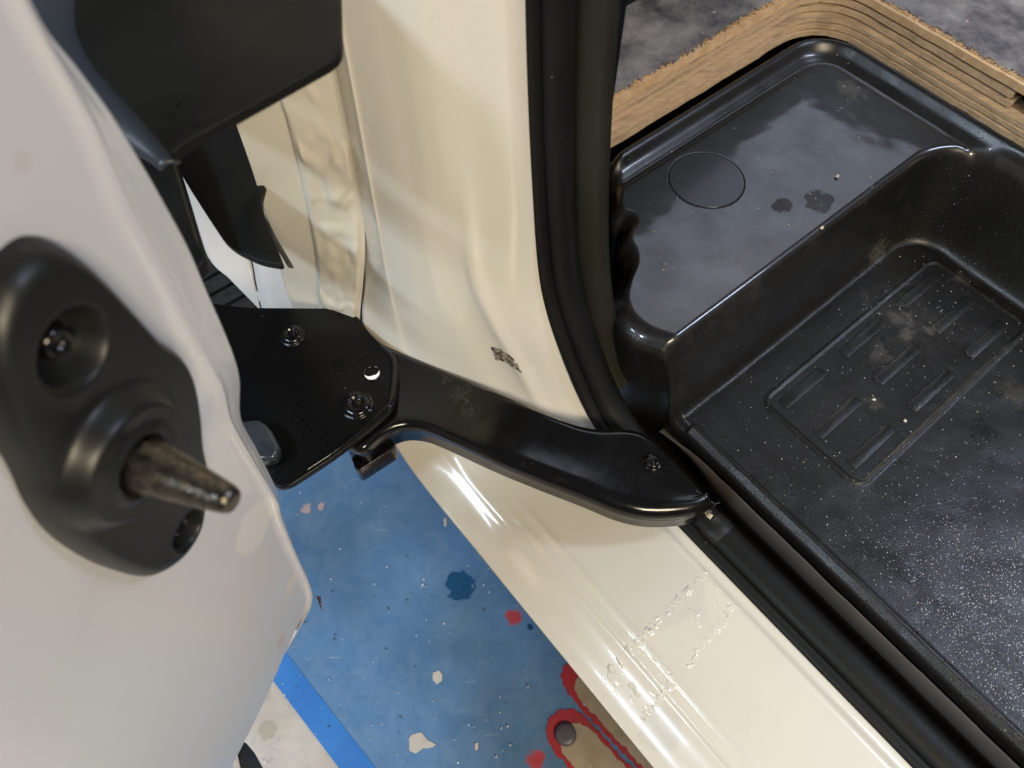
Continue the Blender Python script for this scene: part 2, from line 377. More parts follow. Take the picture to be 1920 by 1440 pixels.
# jamb flange with brushed seam sealer, left of the pillar
rows = []
zz = [(1.3, .72), (.85, .72), (.72, .72), (.64, .64), (.55, .55), (.48, .48), (.42, .42), (.38, .38), (.33, .33), (.28, .28)]
def flange_pt(z, u):
    # u 0 pillar edge .. 1 outer edge
    zc = min(z, .72)
    a = Vector((-.3525 - .012*sstep(.52, .36, zc), .158 - .034*sstep(.6, .38, zc), z)); b = Vector((-.388 - .04*sstep(.66, .38, zc), .100 - .004*sstep(.6, .4, zc), z))
    p = a.lerp(b, u)
    inn = Vector((.75, -.65, 0)).normalized()
    # stepped seam at u=.5 with brushed sealer lumps between .05 and .5
    step = .0035*sstep(.52, .56, u+.02*math.sin(z*30)) 
    seal = sstep(.02, .08, u)*(1-sstep(.48, .54, u+.015*math.sin(z*55)))
    lump = .0034*max(0, fbm(u*4.0, z*34, 3, 2)+.1)*seal + .0012*seal
    ang = .0022*sstep(.2, .5, fbm(u*2.5, z*21+4, 9, 2))*seal
    return W(p.x, p.y, p.z) + (E1*inn.x+F1*inn.y)*(lump+ang-step)
for i in range(301):
    z = .27 + (.9-.27)*i/300
    rows.append([flange_pt(z, k/70) for k in range(71)])
rows.append([flange_pt(1.5, k/70) for k in range(71)])
fl_ = grid('door_jamb_flange', rows, SEALER.m, van); solid(fl_, .0015, 1)

# door seal swept along the opening
def sweep(name, prof_fn, m, path, i0=0, i1=None, parent=van, **k):
    pts = path[i0:i1]; out = []
    cen = Vector((.2, 0, .8))
    for i, p in enumerate(pts):
        a = pts[max(0, i-1)]; b = pts[min(len(pts)-1, i+1)]; t = (b-a); t = Vector((t.x, 0, t.z)).normalized()
        nrm = Vector((-t.z, 0, t.x))      # in the opening plane, towards the opening
        if nrm.dot(cen-Vector((p.x, 0, p.z))) < 0: nrm = -nrm
        out.append([W(p.x + nrm.x*a_, p.y + b_, p.z + nrm.z*a_) for (a_, b_) in prof_fn(i+i0, p)])
    return grid(name, out, m, parent, **k)
def lip(i, p): return [(-.0015, -.006), (.0015, -.0055), (.0025, -.001), (.0022, .004), (.001, .012)]
def bulb(i, p):
    q = [(.001, .0045)]
    for k in range(15):
        a = math.pi*(1.05-k/14*1.15); q.append((.0025+.0068*math.sin(a), .0165+.0125*math.cos(a)))
    q += [(-.004, .029), (-.012, .029)]; return q
sweep('seal_lip', lip, RUBBER.m, SEALPATH)
b_ = sweep('door_seal', bulb, RUBBER.m, SEALPATH)
iend = next(i for i, p in enumerate(SEALPATH) if p.x > -.185)
def trimp(i, p):
    w = sstep(-.19, -.255, p.x)
    return [(-.004, .0255), (.001+.002*w, .0265), (.002+.007*w, .0290), (.002+.014*w, .034), (.001+.018*w, .040), (.001+.018*w, .046), (-.004, .048)]
sweep('pillar_trim', trimp, OLIVE.m, SEALPATH, 0, iend)
# the pinched joint of the seal on the sill
def ring(i, p):
    q = [(.000, .003)]
    for k in range(15):
        a = math.pi*(1.05-k/14*1.15); q.append((.0026+.0074*math.sin(a), .0165+.0129*math.cos(a)))
    return q
j0 = next(i for i, p in enumerate(SEALPATH) if p.x > -.058)
sj = [SEALPATH[j0].copy()+Vector((.0016*k, 0, 0)) for k in range(-2, 9)]
sweep('seal_joint_sleeve', lambda i, p: [(a_*1.0+.0012*math.sin(math.pi*min(1, max(0, i/10))), b_) for (a_, b_) in ring(i, p)], STRIP2.m, sj)
# floor pan under the gap
grid('floor_pan', [[W(s, .277, .335), W(s, .283, .318), W(s, .30, .300), W(s, .34, .285), W(s, .60, .285)] for s in [-.24+.02*i for i in range(45)]], TRIM.m, van)
grid('inner_pillar_panel', [[W(-.262, .298, z), W(-.300, .310, z), W(-.38, .34, z), W(-.46, .44, z), W(-.46, .9, z)] for z in (.28, .45, .60, .75)], TRIM.m, van)

obj('under_floor_panel', [W(-1.2, .290, .284), W(1.2, .290, .284), W(1.2, 1.4, .284), W(-1.2, 1.4, .284)], [(0, 1, 2, 3)], RUBBER.m, van, smooth=False)
grid('inner_pillar_foot', [[W(-.30, .270, z), W(-.21, .280, z), W(-.150, .288, z)] for z in (.20, .30)], RUBBER.m, van)
# tape patch on the sill
PC = [P(1118, 1268, .336), P(1320, 1062, .345), P(1400, 1128, .345), P(1205, 1370, .338)]
PC = [Vector(SF(p)) for p in PC]
rows = []
for i in range(150):
    v = i/149; r = []
    for j in range(90):
        u = j/89
        q = PC[0].lerp(PC[3], u).lerp(PC[1].lerp(PC[2], u), v)
        edge = max(math.exp(-((u-.10)/.09)**2), math.exp(-((u-.88)/.07)**2), .35*math.exp(-((u-.5)/.25)**2))
        wr = max(0, fbm(q.x*95+fbm(q.x*60, q.y*60, 8), q.y*430, 2, 2))*.0013*edge*(.4+max(0, 1+1.5*fbm(q.x*40, q.y*90, 21)))*.7
        e = min(u, 1-u, v, 1-v); 
        q = q + Vector((fbm(u*9, v*14, 11), fbm(u*9, v*14, 17)))*.0022
        r.append(W(q.x, q.y, ZS(q.y)-.00008+wr*1.8*sstep(0, .05, e)-.0005*(1-sstep(0, .03, e))))
    rows.append(r)
mm = m_paint('wrinkled_clear_film', (.76, .73, .64), .2); mm.b.inputs['Coat Weight'].default_value = .8
tape = grid('protective_film', rows, mm.m, van, label='wrinkled clear film stuck on the sill'); 
# scuff where the paint has come off the pillar
def scuff(name, pix, th, m, up, rag=.001):
    pts = []
    for i, p in enumerate(pix):
        q = pix[(i+1) % len(pix)]
        for k in range(6): pts.append((p[0]+(q[0]-p[0])*k/6+fbm(p[0]*.1+k, p[1]*.07, 3)*4, p[1]+(q[1]-p[1])*k/6+fbm(p[0]*.1+k, p[1]*.07, 8)*4))
    return pts
from mathutils.bvhtree import BVHTree
bv = BVHTree.FromPolygons([W(*v) for r in R2 for v in r], grid_faces(len(R2), len(R2[0])))
def onbody(px, py, up=.0010):
    d = ray(px, py).normalized(); h = bv.ray_cast(C0, d)
    return (h[0] - d*up) if h[0] else P(px, py, .4)
m = N('grey_scuff'); m.set(Base_Color=m.mix(m.ramp(m.noise(260, 4), .42, .58), (.035, .032, .028), (.32, .28, .22)), Roughness=.7); m.bump(m.noise(300, 4), .001, .8)
pp = scuff('x', [(921, 651), (938, 655), (958, 668), (978, 698), (962, 690), (948, 678), (930, 674), (926, 662)], 0, None, 0)
obj('bare_scuff', [onbody(*p) for p in pp], [tuple(range(len(pp)))], m.m, van, smooth=False, label='dark scuff where the pillar paint is scraped off')
m = m_simple('smudged_filler', (.60, .56, .47), .5, 200, c2=(.48, .45, .38), vs=110)

# bright outer body panel seen far down through the gap
def quadstrip(name, L, R, mt, parent, n=10, **k):
    a = spline(L, n); b = spline(R, n); return grid(name, [[x.lerp(y, j/6) for j in range(7)] for x, y in zip(a, b)], mt, parent, **k)
fp = empty('front_wing_panel', D(500, 540, .9), 'bright white body panel with a thin dark gap line behind the jamb', 'body panel')
def Z(x, y): return P(x, y, .335)
pl = quadstrip('panel', [Z(280, 180), Z(335, 330), Z(386, 474), Z(432, 525), Z(483, 577), Z(545, 645)],
               [Z(360, 180), Z(424, 330), Z(468, 480), Z(478, 530), Z(488, 578), Z(500, 650)], WHITE.m, fp); solid(pl, .002)
pl = quadstrip('panel', [Z(363, 180), Z(427, 330), Z(471, 480), Z(481, 530), Z(491, 578), Z(503, 650)],
               [Z(520, 180), Z(600, 330), Z(640, 470), Z(660, 530), Z(660, 578), Z(660, 650)], WHITE.m, fp); solid(pl, .002)
lp = spline([Z(392, 474), Z(438, 523), Z(474, 562), Z(512, 602)], 8)
grid('pressed_crease', [[p+Vector((.003, .002, .0005)), p+Vector((.006, .004, .003)), p+Vector((.008, .0055, .0005))] for p in lp], WHITE.m, fp)

# tyre under the panel
tc = D(330, 380, 1.16); tyre = empty('tyre', (tc.x, tc.y, 0), 'worn black tyre with dirty grooved tread below the white panel', 'tyre')
ax = (D(470, 560, .98) - D(395, 440, .98)); ax.z = 0; ax.normalize()
fwd = Vector((-ax.y, ax.x, 0))
hub = D(425, 520, .98) + Vector((0, 0, -.33)) - fwd*.0
vs = []; nT = 180; prof = [(-.10, .27)]
wd = .19; ng = 7
for k in range(ng):
    x0 = -wd/2 + wd*k/ng; x1 = x0+wd/ng
    prof += [(x0+.0022, .318), (x0+.0028, .330), (x1-.0028, .330), (x1-.0022, .318)]
prof += [(.10, .27)]
rows = []
for i in range(nT+1):
    a = 2*math.pi*i/nT; q = []
    for (x, r) in prof:
        rr = r + fbm(x*90, a*40, 0, 2)*.0012; q.append(hub + ax*x + (fwd*math.cos(a)+UPV*math.sin(a))*rr)
    rows.append(q)
grid('tread', rows, TYRE.m, tyre, smooth=False)
lathe('rim', [(.12, -.09), (.20, -.09), (.262, -.085), (.268, 0), (.262, .085), (.20, .09), (.12, .09)], hub, ax, STRIP.m, tyre, 48)

# ---------------------------------------------------------------- black trims near the door
def plate_px(name, pts, z, th, r, m, parent, bw=.003, label=None, cat=None, tilt=None):
    top = [P(x, y, z) for (x, y) in pts]; top = roundpoly(top, r)
    bot = [p-UPV*th for p in top]
    return prism(name, top, bot, m, parent, bw, 3, label=label, cat=cat)
box = empty('trim_cover', P(400, 100, .72), 'large dull black plastic cover with one rounded corner against the pillar', 'plastic cover')
o = plate_px('cover_plate', [(150, -120), (634, -120), (641, 102), (352, 262), (318, 288), (232, 190), (130, 70)], .745, .006, [0, 0, .008, .02, .006, .03, .03], TRIM.m, box, .0015)
rows = []
ed = spline([P(110, -60, .725), P(138, 50, .725), P(190, 130, .725), P(250, 215, .725), P(300, 275, .725)], 8)
for i, p in enumerate(ed):
    w = .016*(1-sstep(.5, 1.0, i/(len(ed)-1)))+.003; n_ = 10
    dirx = Vector((.90, .42, 0)).normalized()
    rows.append([p + dirx*(-w*math.cos(math.pi*k/n_)) + UPV*(w*.55*math.sin(math.pi*k/n_)-.012) for k in range(n_+1)])
o = grid('rounded_edge', rows, m_simple('satin_black_plastic', (.03, .034, .04), .36, 300).m, box); solid(o, .002)  # base colour lifted to bluish grey in place of the edge's reflection
for q in ((362, 232), (328, 192), (314, 212)):
    c_ = P(*q, .7455); sheet('nick', [c_+Vector((-.0022, 0, 0)), c_+Vector((.0025, .0014, 0)), c_+Vector((.0005, -.0022, 0))], c_.z, RUBBER.m, box)
ft = empty('mud_flap', P(430, 380, .58), 'small black pointed plastic flap hanging below the big black cover', 'plastic flap')
o = plate_px('flap_plate', [(300, 200), (462, 204), (500, 335), (487, 378), (532, 497), (488, 490), (428, 462), (385, 398), (342, 330), (320, 288)], .575, .006, [0, 0, .012, .014, .004, .006, .02, .03, .02, .0], RUBBER.m, ft, .0012)
eg = [P(497, 400, .566), P(516, 440, .566), P(538, 478, .566), P(549, 497, .566), P(538, 496, .566), P(512, 452, .566)]
prism('flap_rim', eg, [p-UPV*.004 for p in eg], STRIP.m, ft, .0008)
sb = empty('door_rubber_stop', P(374, 420, .60), 'black rubber strip with rounded end beside the grey door edge', 'rubber strip')
o = plate_px('stop_strip', [(215, 120), (318, 262), (345, 352), (368, 430), (386, 486), (366, 506), (300, 470), (200, 240)], .60, .012, [0, .02, .02, .03, .012, .01, .01, 0], RUBBER.m, sb, .003)

# ---------------------------------------------------------------- sliding door (end face) with guide block
door = empty('sliding_door', FQ(.15, -.02, 0), 'open greyish white sliding door end face with black guide block', 'van door')
edge_px = [(40, -60), (100, 60), (160, 140), (212, 210), (245, 262), (285, 330), (330, 410), (368, 482), (402, 562), (432, 630), (452, 682), (461, 722), (463, 790), (492, 850), (528, 925), (536, 965), (560, 1030), (588, 1095), (592, 1128), (578, 1160), (530, 1240), (478, 1322), (452, 1366), (446, 1395), (455, 1440), (470, 1500)]
crs_px = [(0, -60), (62, 60), (118, 160), (160, 240), (190, 320), (222, 400), (262, 470), (296, 530), (330, 600), (362, 664), (384, 705), (402, 738), (420, 790), (462, 862), (508, 936), (520, 975), (545, 1034), (574, 1098), (577, 1126), (565, 1156), (520, 1234), (468, 1316), (442, 1362), (436, 1395), (444, 1440), (458, 1500)]
edges = spline([FP(x, y, 0) for x, y in edge_px], 8); cres = spline([FP(x, y, .0) for x, y in crs_px], 8)
rows = []
for e, c in zip(edges, cres):
    he, ze = HZ(e); hc, zc = HZ(c); L = []
    far = .9
    for k in range(24):
        u = k/23; h = hc + (far-hc)*(1-u)**1.6; z_ = zc
        bulge = .004*math.sin((h)*9+z_*4) + .003*math.sin(z_*14+1)
        L.append(FQ(h, z_, bulge*min(1, (h-hc)/.06)))
    w = abs(he-hc)
    for k in range(1, 7):
        u = k/6; bump = .0025*math.exp(-((u-.15)/.12)**2)
        L.append(FQ(hc+(he-hc)*u, zc+(ze-zc)*u, bump-.004*u*u))
    dd = Vector((he-hc, ze-zc)); dd = dd.normalized() if dd.length > 1e-6 else Vector((-1, 0))
    for k in range(1, 5): a = math.pi/2*k/4; L.append(FQ(he+dd.x*.003*math.sin(a), ze+dd.y*.003*math.sin(a), -.004-.003*(1-math.cos(a))))
    L.append(FQ(he+dd.x*.003, ze+dd.y*.003, -.05))
    rows.append(L)
dp = grid('door_panel', rows, DOORPAINT.m, door)
# small rubber bumper at the door's lower edge
bp = [FP(447, 1396, -.012), FP(462, 1393, -.012), FP(478, 1412, -.012), FP(496, 1445, -.012), FP(470, 1470, -.012), FP(452, 1440, -.012)]
prism('bottom_bumper', roundpoly(bp, .002), [p-FN*.02 for p in roundpoly(bp, .002)], RUBBER.m, door, .001)
# stained chips of paint at the lower edge
# guide block
outl = [((-12, 478), .004), ((45, 450), .006), ((100, 452), .009), ((150, 470), .012), ((200, 508), .013), ((262, 576), .013), ((322, 640), .014), ((372, 676), .016), ((398, 725), .017), ((407, 790), .017), ((402, 850), .015), ((407, 905), .014), ((398, 965), .014), ((382, 1012), .013), ((345, 1060), .012), ((292, 1090), .011), ((235, 1080), .009), ((170, 1052), .006), ((100, 1005), .004), ((50, 945), .003), ((18, 880), .003), ((-30, 800), .003), ((-70, 700), .003), ((-75, 600), .003), ((-50, 520), .003)]
base = closed_spline([Vector(HZ(FP(p[0], p[1], o_))+(0,)) for p, o_ in outl], 8)
cen = Vector(HZ(FP(210, 780, .01))+(0,))
bc = Vector(HZ(FP(262, 868, .022))); p1 = Vector(HZ(FP(140, 655, .014))); p2 = Vector(HZ(FP(345, 990, .012)))
def blockoff(h, z, rr):
    q = Vector((h, z)); base_ = .014*math.sqrt(max(0, 1-max(0, (rr-.86)/.14)**2)) if rr > .86 else .014
    d = (q-bc).length; o_ = .0085*(1-sstep(.0215, .0290, d)) + .0015*math.exp(-((d-.0135)/.002)**2) - .006*(1-sstep(.008, .0115, d))
    d1 = (q-p1).length; d2 = (q-p2).length
    o_ -= .011*(1-sstep(.0075, .0150, d1)); o_ -= .012*(1-sstep(.0065, .0105, d2))
    return base_ + o_*min(1, (1-rr)*14) + .0012*math.sin(h*60)
rows = []
for i in range(110):
    rr = 1-(1-i/109)**1.0; rr = max(.002, rr)
    rows.append([FQ(*(cen.lerp(b, rr).xy), blockoff(*(cen.lerp(b, rr).xy), rr)) for b in base])
nc = len(base); o = obj('guide_block', [v for r in rows for v in r], grid_faces(len(rows), nc, True), GUIDE.m, door, label='black plastic guide block with two recessed screws'); fixn(o)
gb = o
def sub(o): return o
def solve_len(px_target, h, z):
    lo, hi = .0, .2
    def pxof(p): q = p-C0; dep = q.y*sP-q.z*cP; return 960+FPX*q.x/dep
    for _ in range(40):
        md = (lo+hi)/2
        if pxof(FQ(h, z, md)) < px_target: lo = md
        else: hi = md
    return lo
L = solve_len(440, bc.x, bc.y)
m = N('worn_black_pin'); c = m.mix(m.ramp(m.noise(420, 4, .6), .40, .66), (.085, .078, .066), (.19, .165, .125))
m.set(Base_Color=c, Roughness=m.ramp(m.noise(200, 4), .3, .7, .22, .42), Metallic=1.0); m.bump(m.noise(260, 4), .0008, .7)
pin = lathe('guide_pin', [(.0001, .006), (.0125, .006), (.0125, .012), (.0118, .018), (.0100, .028), (.0058, L-.006), (.0052, L-.0025), (.0042, L-.0005), (.003, L), (.0001, L)], FQ(bc.x, bc.y, 0), FN, m.m, gb, 40)
for q in (p1, p2):
    lathe('screw', [(.0001, .0), (.0060, .0), (.0060, .0035), (.0052, .0055), (.0030, .0062), (.0028, .0035), (.0001, .0035)], FQ(q.x, q.y, .0032 if q is p1 else .0045), FN, GLOSS.m, gb, 24)

# chip of rust hanging at the door corner
tw = empty('rust_sliver', P(600, 1130, .42), 'thin brown rusty sliver stuck to the lower door corner', 'rust flake')
rs = m_simple('rusty_brown', (.11, .035, .02), .8, 200, c2=(.05, .02, .015), vs=300)
q = spline([P(597, 1118, .42), P(600, 1128, .419), P(601, 1136, .417), P(605, 1146, .414)], 4)
obj('sliver', [v for i, p in enumerate(q) for v in (p+Vector((-.0016*(1-i/len(q)), 0, 0)), p+Vector((.0016*(1-i/len(q))*(1 if i % 3 else .4), .0, 0)), p+Vector((0, 0, -.0012)))], [t for i in range(len(q)-1) for t in ((3*i, 3*i+1, 3*i+4, 3*i+3), (3*i+1, 3*i+2, 3*i+5, 3*i+4), (3*i+2, 3*i, 3*i+3, 3*i+5))], rs.m, tw)

# ---------------------------------------------------------------- roller arm and its plate
arm = empty('roller_arm', P(900, 800, .40), 'glossy black steel sliding door arm with plate, crossing the cream sill', 'door arm')
ZT, ZB = .405, .378
def resample(pts, n):
    L = [0]; m_ = len(pts)
    for i in range(m_): L.append(L[-1]+(pts[(i+1) % m_]-pts[i]).length)
    out = []; j = 0
    for k in range(n):
        t = L[-1]*k/n
        while L[j+1] < t: j += 1
        a, b = pts[j], pts[(j+1) % m_]; out.append(a.lerp(b, (t-L[j])/max(1e-9, L[j+1]-L[j])))
    for _ in range(3): out = [(out[i-1]+out[i]*2+out[(i+1) % n])/4 for i in range(n)]
    return out
up = [(660, 618), (700, 638), (740, 656), (830, 694), (920, 731), (1000, 765), (1050, 786), (1090, 800), (1130, 806), (1180, 806), (1212, 818), (1250, 852), (1292, 897), (1334, 942)]
lo = [(1330, 962), (1300, 980), (1252, 988), (1200, 987), (1150, 975), (1090, 950), (1000, 915), (930, 886), (870, 858), (830, 840), (800, 829), (770, 826), (745, 832), (720, 846), (690, 870), (660, 860)]
def even(c, n):
    L = [0]
    for a, b in zip(c, c[1:]): L.append(L[-1]+(b-a).length)
    out = []; j = 0
    for k in range(n):
        t = L[-1]*k/(n-1)
        while j < len(c)-2 and L[j+1] < t: j += 1
        out.append(c[j].lerp(c[j+1], (t-L[j])/(L[j+1]-L[j])))
    return out
def zarm(x): return .430 - max(0, x-700)/650*.028
UU = even(spline([P(x, y, zarm(x)-.005) + UPV*.005 for x, y in up], 8), 120); LL = even([p+UPV*.026 for p in reversed(spline([P(x, y, zarm(x)-.026) for x, y in lo], 8))], 120)
rows = []
for i, (a, b) in enumerate(zip(UU, LL)):
    d_ = (b-a); wd_ = d_.length; d_.normalize(); r_ = .0068; rl = .0068+.004*sstep(.25, .6, i/119); q = [a-UPV*.026+d_*.001, a-UPV*.026]
    for k in range(9): t = math.pi/2*k/8; q.append(a + d_*(r_*(1-math.cos(t))) - UPV*(r_*(1-math.sin(t))))
    for k in range(1, 12): q.append((a+d_*r_).lerp(b-d_*rl, k/12) - UPV*.0012*math.sin(math.pi*k/12))
    for k in range(9): t = math.pi/2*k/8; q.append(b - d_*(rl*(1-math.sin(t))) - UPV*(rl*(1-math.cos(t))))
    q += [b-UPV*.026, b-UPV*.026-d_*.001]
    rows.append(q)
last = rows[-1]; cm = sum(last, Vector())/len(last)
for sc_, sh in ((.97, .0010), (.90, .0016), (.5, .0018), (.05, .0018)):
    nx = (UU[-1]-UU[-3]+LL[-1]-LL[-3]).normalized(); rows.append([cm+(v-cm)*sc_+nx*sh for v in last])
grid('arm_bar', rows, GLOSS.m, arm)
# raised plate with rim
pz = .440
pl_px = [(330, 560), (405, 568), (470, 576), (640, 577), (668, 590), (700, 632), (738, 662), (748, 690), (742, 752), (728, 775), (640, 848), (545, 910), (520, 916), (470, 850), (330, 640)]
tp = roundpoly([P(x, y, pz) for x, y in pl_px], [0, 0, .01, .014, .010, .01, .012, .01, .012, .01, .02, .01, .008, .02, 0], 6)
# hole for the white clip
prism('mounting_plate', tp, [p-UPV*.007 for p in tp], PLATE.m, arm, .0016, 4)
rim = [P(x, y, pz+.0005) for x, y in ((712, 648), (733, 668), (738, 695), (732, 748), (716, 772), (640, 834), (575, 878))]
rim = spline(rim, 8); rows = []
for i, p in enumerate(rim):
    t = (rim[min(i+1, len(rim)-1)]-rim[max(0, i-1)]).normalized(); s_ = Vector((-t.y, t.x, 0))
    rows.append([p + s_*(.0022*math.cos(math.pi*k/6)) + UPV*(.0014*math.sin(math.pi*k/6)-.0004) for k in range(7)])
grid('rim_bead', rows, GLOSS.m, arm)
tb = roundpoly([P(x, y, .405) for x, y in ((652, 838), (668, 886), (745, 836), (722, 800))], [.001, .006, .006, .002])
prism('folded_tab', tb, [p-UPV*.022 for p in tb], GLOSS.m, arm, .002)
def bolt(name, q, z, r, m=None, star=True, label=None):
    c_ = P(*q, z); pr = [(r*1.18, -.001), (r*1.18, .0006), (r*1.10, .0012), (r*1.0, .0010), (r*.98, .0024), (r*.84, .0040), (r*.60, .0046), (r*.50, .0044), (r*.46, .0026), (r*.30, .0022), (r*.2, .0030), (.0001, .0030)]
    o = lathe(name, pr, c_, (0, 0, 1), m or GLOSS.m, arm, 40)
    if label: o['label'] = label
    return o
bolt('bolt', (548, 630), pz, .0092); bolt('bolt', (669, 760), pz, .0112); bolt('bolt', (1222, 868), zarm(1222)-.0006, .0062)
wc = P(698, 701, pz)
wr = m_simple('white_plastic_clip', (.80, .78, .74), .35)
lathe('clip_ring', [(.0058, .0002), (.0074, .0002), (.0072, .0012), (.0064, .0016), (.0058, .0008)], wc, (0, 0, 1), GLOSS.m, arm, 32, caps=False)
n_ = 16; vs = []
for k in range(n_+1):
    a = math.radians(-165+190*k/n_); w_ = .0036*math.sin(math.pi*k/n_)+.0002
    d_ = Vector((math.cos(a), math.sin(a), 0)); vs += [wc+d_*.0060+UPV*.0012, wc+d_*(.0060-w_)+UPV*.0010]
obj('white_clip', vs, [(2*k, 2*k+1, 2*k+3, 2*k+2) for k in range(n_)], wr.m, arm, smooth=False, label='white plastic crescent in the small hole')
sl = roundpoly([P(x, y, pz+.0012) for x, y in ((622, 682), (672, 648), (694, 652), (688, 666), (650, 690), (632, 694))], .002)
prism('slot_lip', sl, [p-UPV*.0016 for p in sl], PLATE.m, arm, .0005)
# faint raised marks, too worn to read
random.seed(3)
for r_ in range(3):
    for k in range(9):
        x = 556+k*8.5-r_*5+random.uniform(-1, 1); y = 757+k*8.2+r_*15
        if random.random() < .12: continue
        vv = []; ff = []
        for b in range(random.choice((2, 3))):
            ox, oy = random.uniform(-2.6, 2.6), random.uniform(-2.6, 2.6); hor = random.random() < .5
            w_, h_ = (3.6, .8) if hor else (.8, 3.6); i0 = len(vv)
            q = [P(x+ox-w_, y+oy-h_, pz+.00035), P(x+ox+w_, y+oy-h_, pz+.00035), P(x+ox+w_, y+oy+h_, pz+.00035), P(x+ox-w_, y+oy+h_, pz+.00035)]
            vv += q + [p-UPV*.0006 for p in q]
            ff += [(i0, i0+1, i0+2, i0+3), (i0, i0+4, i0+5, i0+1), (i0+1, i0+5, i0+6, i0+2), (i0+2, i0+6, i0+7, i0+3), (i0+3, i0+7, i0+4, i0)]
        fixn(obj('embossed_mark', vv, ff, GLOSS.m, arm, smooth=False))
# translucent rubber stop between door edge and plate
ms = N('smoky_grey_rubber'); ms.set(Base_Color=ms.mix(ms.ramp(ms.noise(60, 4), .4, .6), (.022, .028, .034), (.045, .052, .058)), Roughness=.25, Coat_Weight=.3)
st = roundpoly([P(x, y, .456) for x, y in ((440, 790), (484, 783), (505, 800), (524, 836), (516, 856), (500, 862), (470, 860), (440, 830))], .005)
stop = empty('rubber_buffer', P(495, 820, .43), 'small smoky grey rubber buffer between door edge and black plate', 'rubber buffer')
prism('buffer_body', st, [p-UPV*.014 for p in st], ms.m, stop, .004, 4)

# ---------------------------------------------------------------- step tray
tray = empty('step_tray', W(0, .45, .31), 'grained black plastic step tray with raised ledge and ribbed emblem', 'step tray')
SMAX = .62
fk = [(-.345, .398), (-.315, .372), (-.296, .354), (-.285, .357), (-.275, .352), (-.267, .336), (-.254, .330), (-.242, .320), (-.231, .301), (-.219, .287), (-.205, .281), (-.190, .282), (-.172, .291), (-.158, .2985), (-.146, .3025), (-.12, .304), (SMAX, .304)]
fpts = spline([(a, b, 0) for a, b in fk[:16]], 10)
def f0(s):
    if s >= -.12: return .304
    for i in range(len(fpts)-1):
        if fpts[i].x <= s <= fpts[i+1].x: t = (s-fpts[i].x)/max(1e-9, fpts[i+1].x-fpts[i].x); return fpts[i].y*(1-t)+fpts[i+1].y*t
    return fpts[0].y
def f1(s):
    R = .055; x = s+.345
    return .697-R+math.sqrt(max(0, R*R-(R-x)**2)) if x < R else .697
def sdbox(x, y, x0, x1, y0, y1, r):
    cx, cy = (x0+x1)/2, (y0+y1)/2; dx = abs(x-cx)-(x1-x0)/2+r; dy = abs(y-cy)-(y1-y0)/2+r
    return min(max(dx, dy), 0)+math.hypot(max(dx, 0), max(dy, 0))-r
circ = Vector(SF(P(1325, 337, .46)))
RIBS = []
def rib_sd(s, f): return min(sdbox(s, f, a, b, c, d, .0025) for (a, b, c, d) in RIBS)
for si in (-.092, -.053, -.0165):
    for fi in ((.391, .449), (.477, .539), (.566, .626)): RIBS.append((si-.0055, si+.0055, fi[0], fi[1]))
def H(s, f):
    dT = sdbox(s, f, -.155, 1.2, -.4, .668, .050)       # <0 in the tread well
    t = (dT+.0165)/.033
    if t <= 0: k = 0
    elif t >= 1: k = 1
    else: k = t + (-math.sin(2*math.pi*t)/(2*math.pi))*.85
    z = .360+.100*k
    # rim rolled up towards the outer edge (left and back)
    dO = -sdbox(s, f, -.345, 1.5, -1, .697, .055)
    z += (.012*math.exp(-((dO-.009)/.008)**2) - .0022*math.exp(-((dO-.0275)/.0035)**2))*k
    z -= .004*(1-sstep(0, .006, dO))*k
    fb = f0(s)+.003; xf = max(0, 1-(f-fb)/.014); z -= .0065*xf*xf*(1 if s < -.13 else .35)
    # plug
    r = math.hypot(s-circ.x, f-circ.y)
    z -= .0004*(1-sstep(.0325, .034, r))
    # tread gently dished, edge bead at the front
    if k < .5:
        z += .0022*math.exp(-((f-.3125)/.0035)**2)*(1-2*k) + .0006*fbm(s*25, f*25, 2)
        z -= .0025*sstep(.33, .36, f)
        e = sdbox(s, f, -.107, .0015, .380, .640, .012)
        z += .0016*math.exp(-(e/.0016)**2)
        if -.12 < s < .01 and .37 < f < .65:
            rd = rib_sd(s, f); z += .0014*(1-sstep(-.0014, .0006, rd))*0
    else:
        z += .00015*fbm(s*18, f*18, 6)
    return z
ss = []; x = -.345
while x < SMAX:
    ss.append(x); x += (.0009 if x < -.340 else .0016 if x < -.13 else .0013 if x < .01 else .003 if x < .3 else .01)
ss.append(SMAX)
NF = 260; rows = []
for s in ss:
    a, b = f0(s)+.003, f1(s)-.002; r = []
    for j in range(NF+1):
        u = j/NF; f = a+(b-a)*u
        r.append(W(s, f, H(s, f)))
    # front skirt (prepended) and back skirt
    za = H(s, a)
    sk = []
    drop = za-.305
    # outward direction from slope of f0
    g = (f0(min(SMAX, s+.002))-f0(max(-.345, s-.002)))/.004 if s > -.343 else -1
    nv = Vector((g, -1)).normalized()
    for (o_, dz) in ((-.012, drop), (-.004, drop*.94), (.0005, drop*.72), (.0018, drop*.45), (.0028, drop*.22), (.0040, .0135), (.0040, .009), (.0034, .0055), (.0024, .003), (.0012, .001)):
        sk.append(W(s+nv.x*o_, f0(s)+.003+nv.y*o_, za-dz))
    r = sk + r
    zb = H(s, b); r += [W(s, b+.0012, zb-.001), W(s, b+.002, zb-.004), W(s, b+.002, .36)]
    rows.append(r)
tr = grid('tray_moulding', rows, GRAIN.m, tray)
lsk = []
for j in range(60):
    f = .398+(.645-.398)*j/59; z = H(-.345, f); lsk.append([W(-.3445, f, z), W(-.3462, f, z-.003), W(-.347, f, z-.01), W(-.347, f, .35)])
grid('tray_side', lsk, GRAIN.m, tray)
cw = W(circ.x, circ.y, .4600)
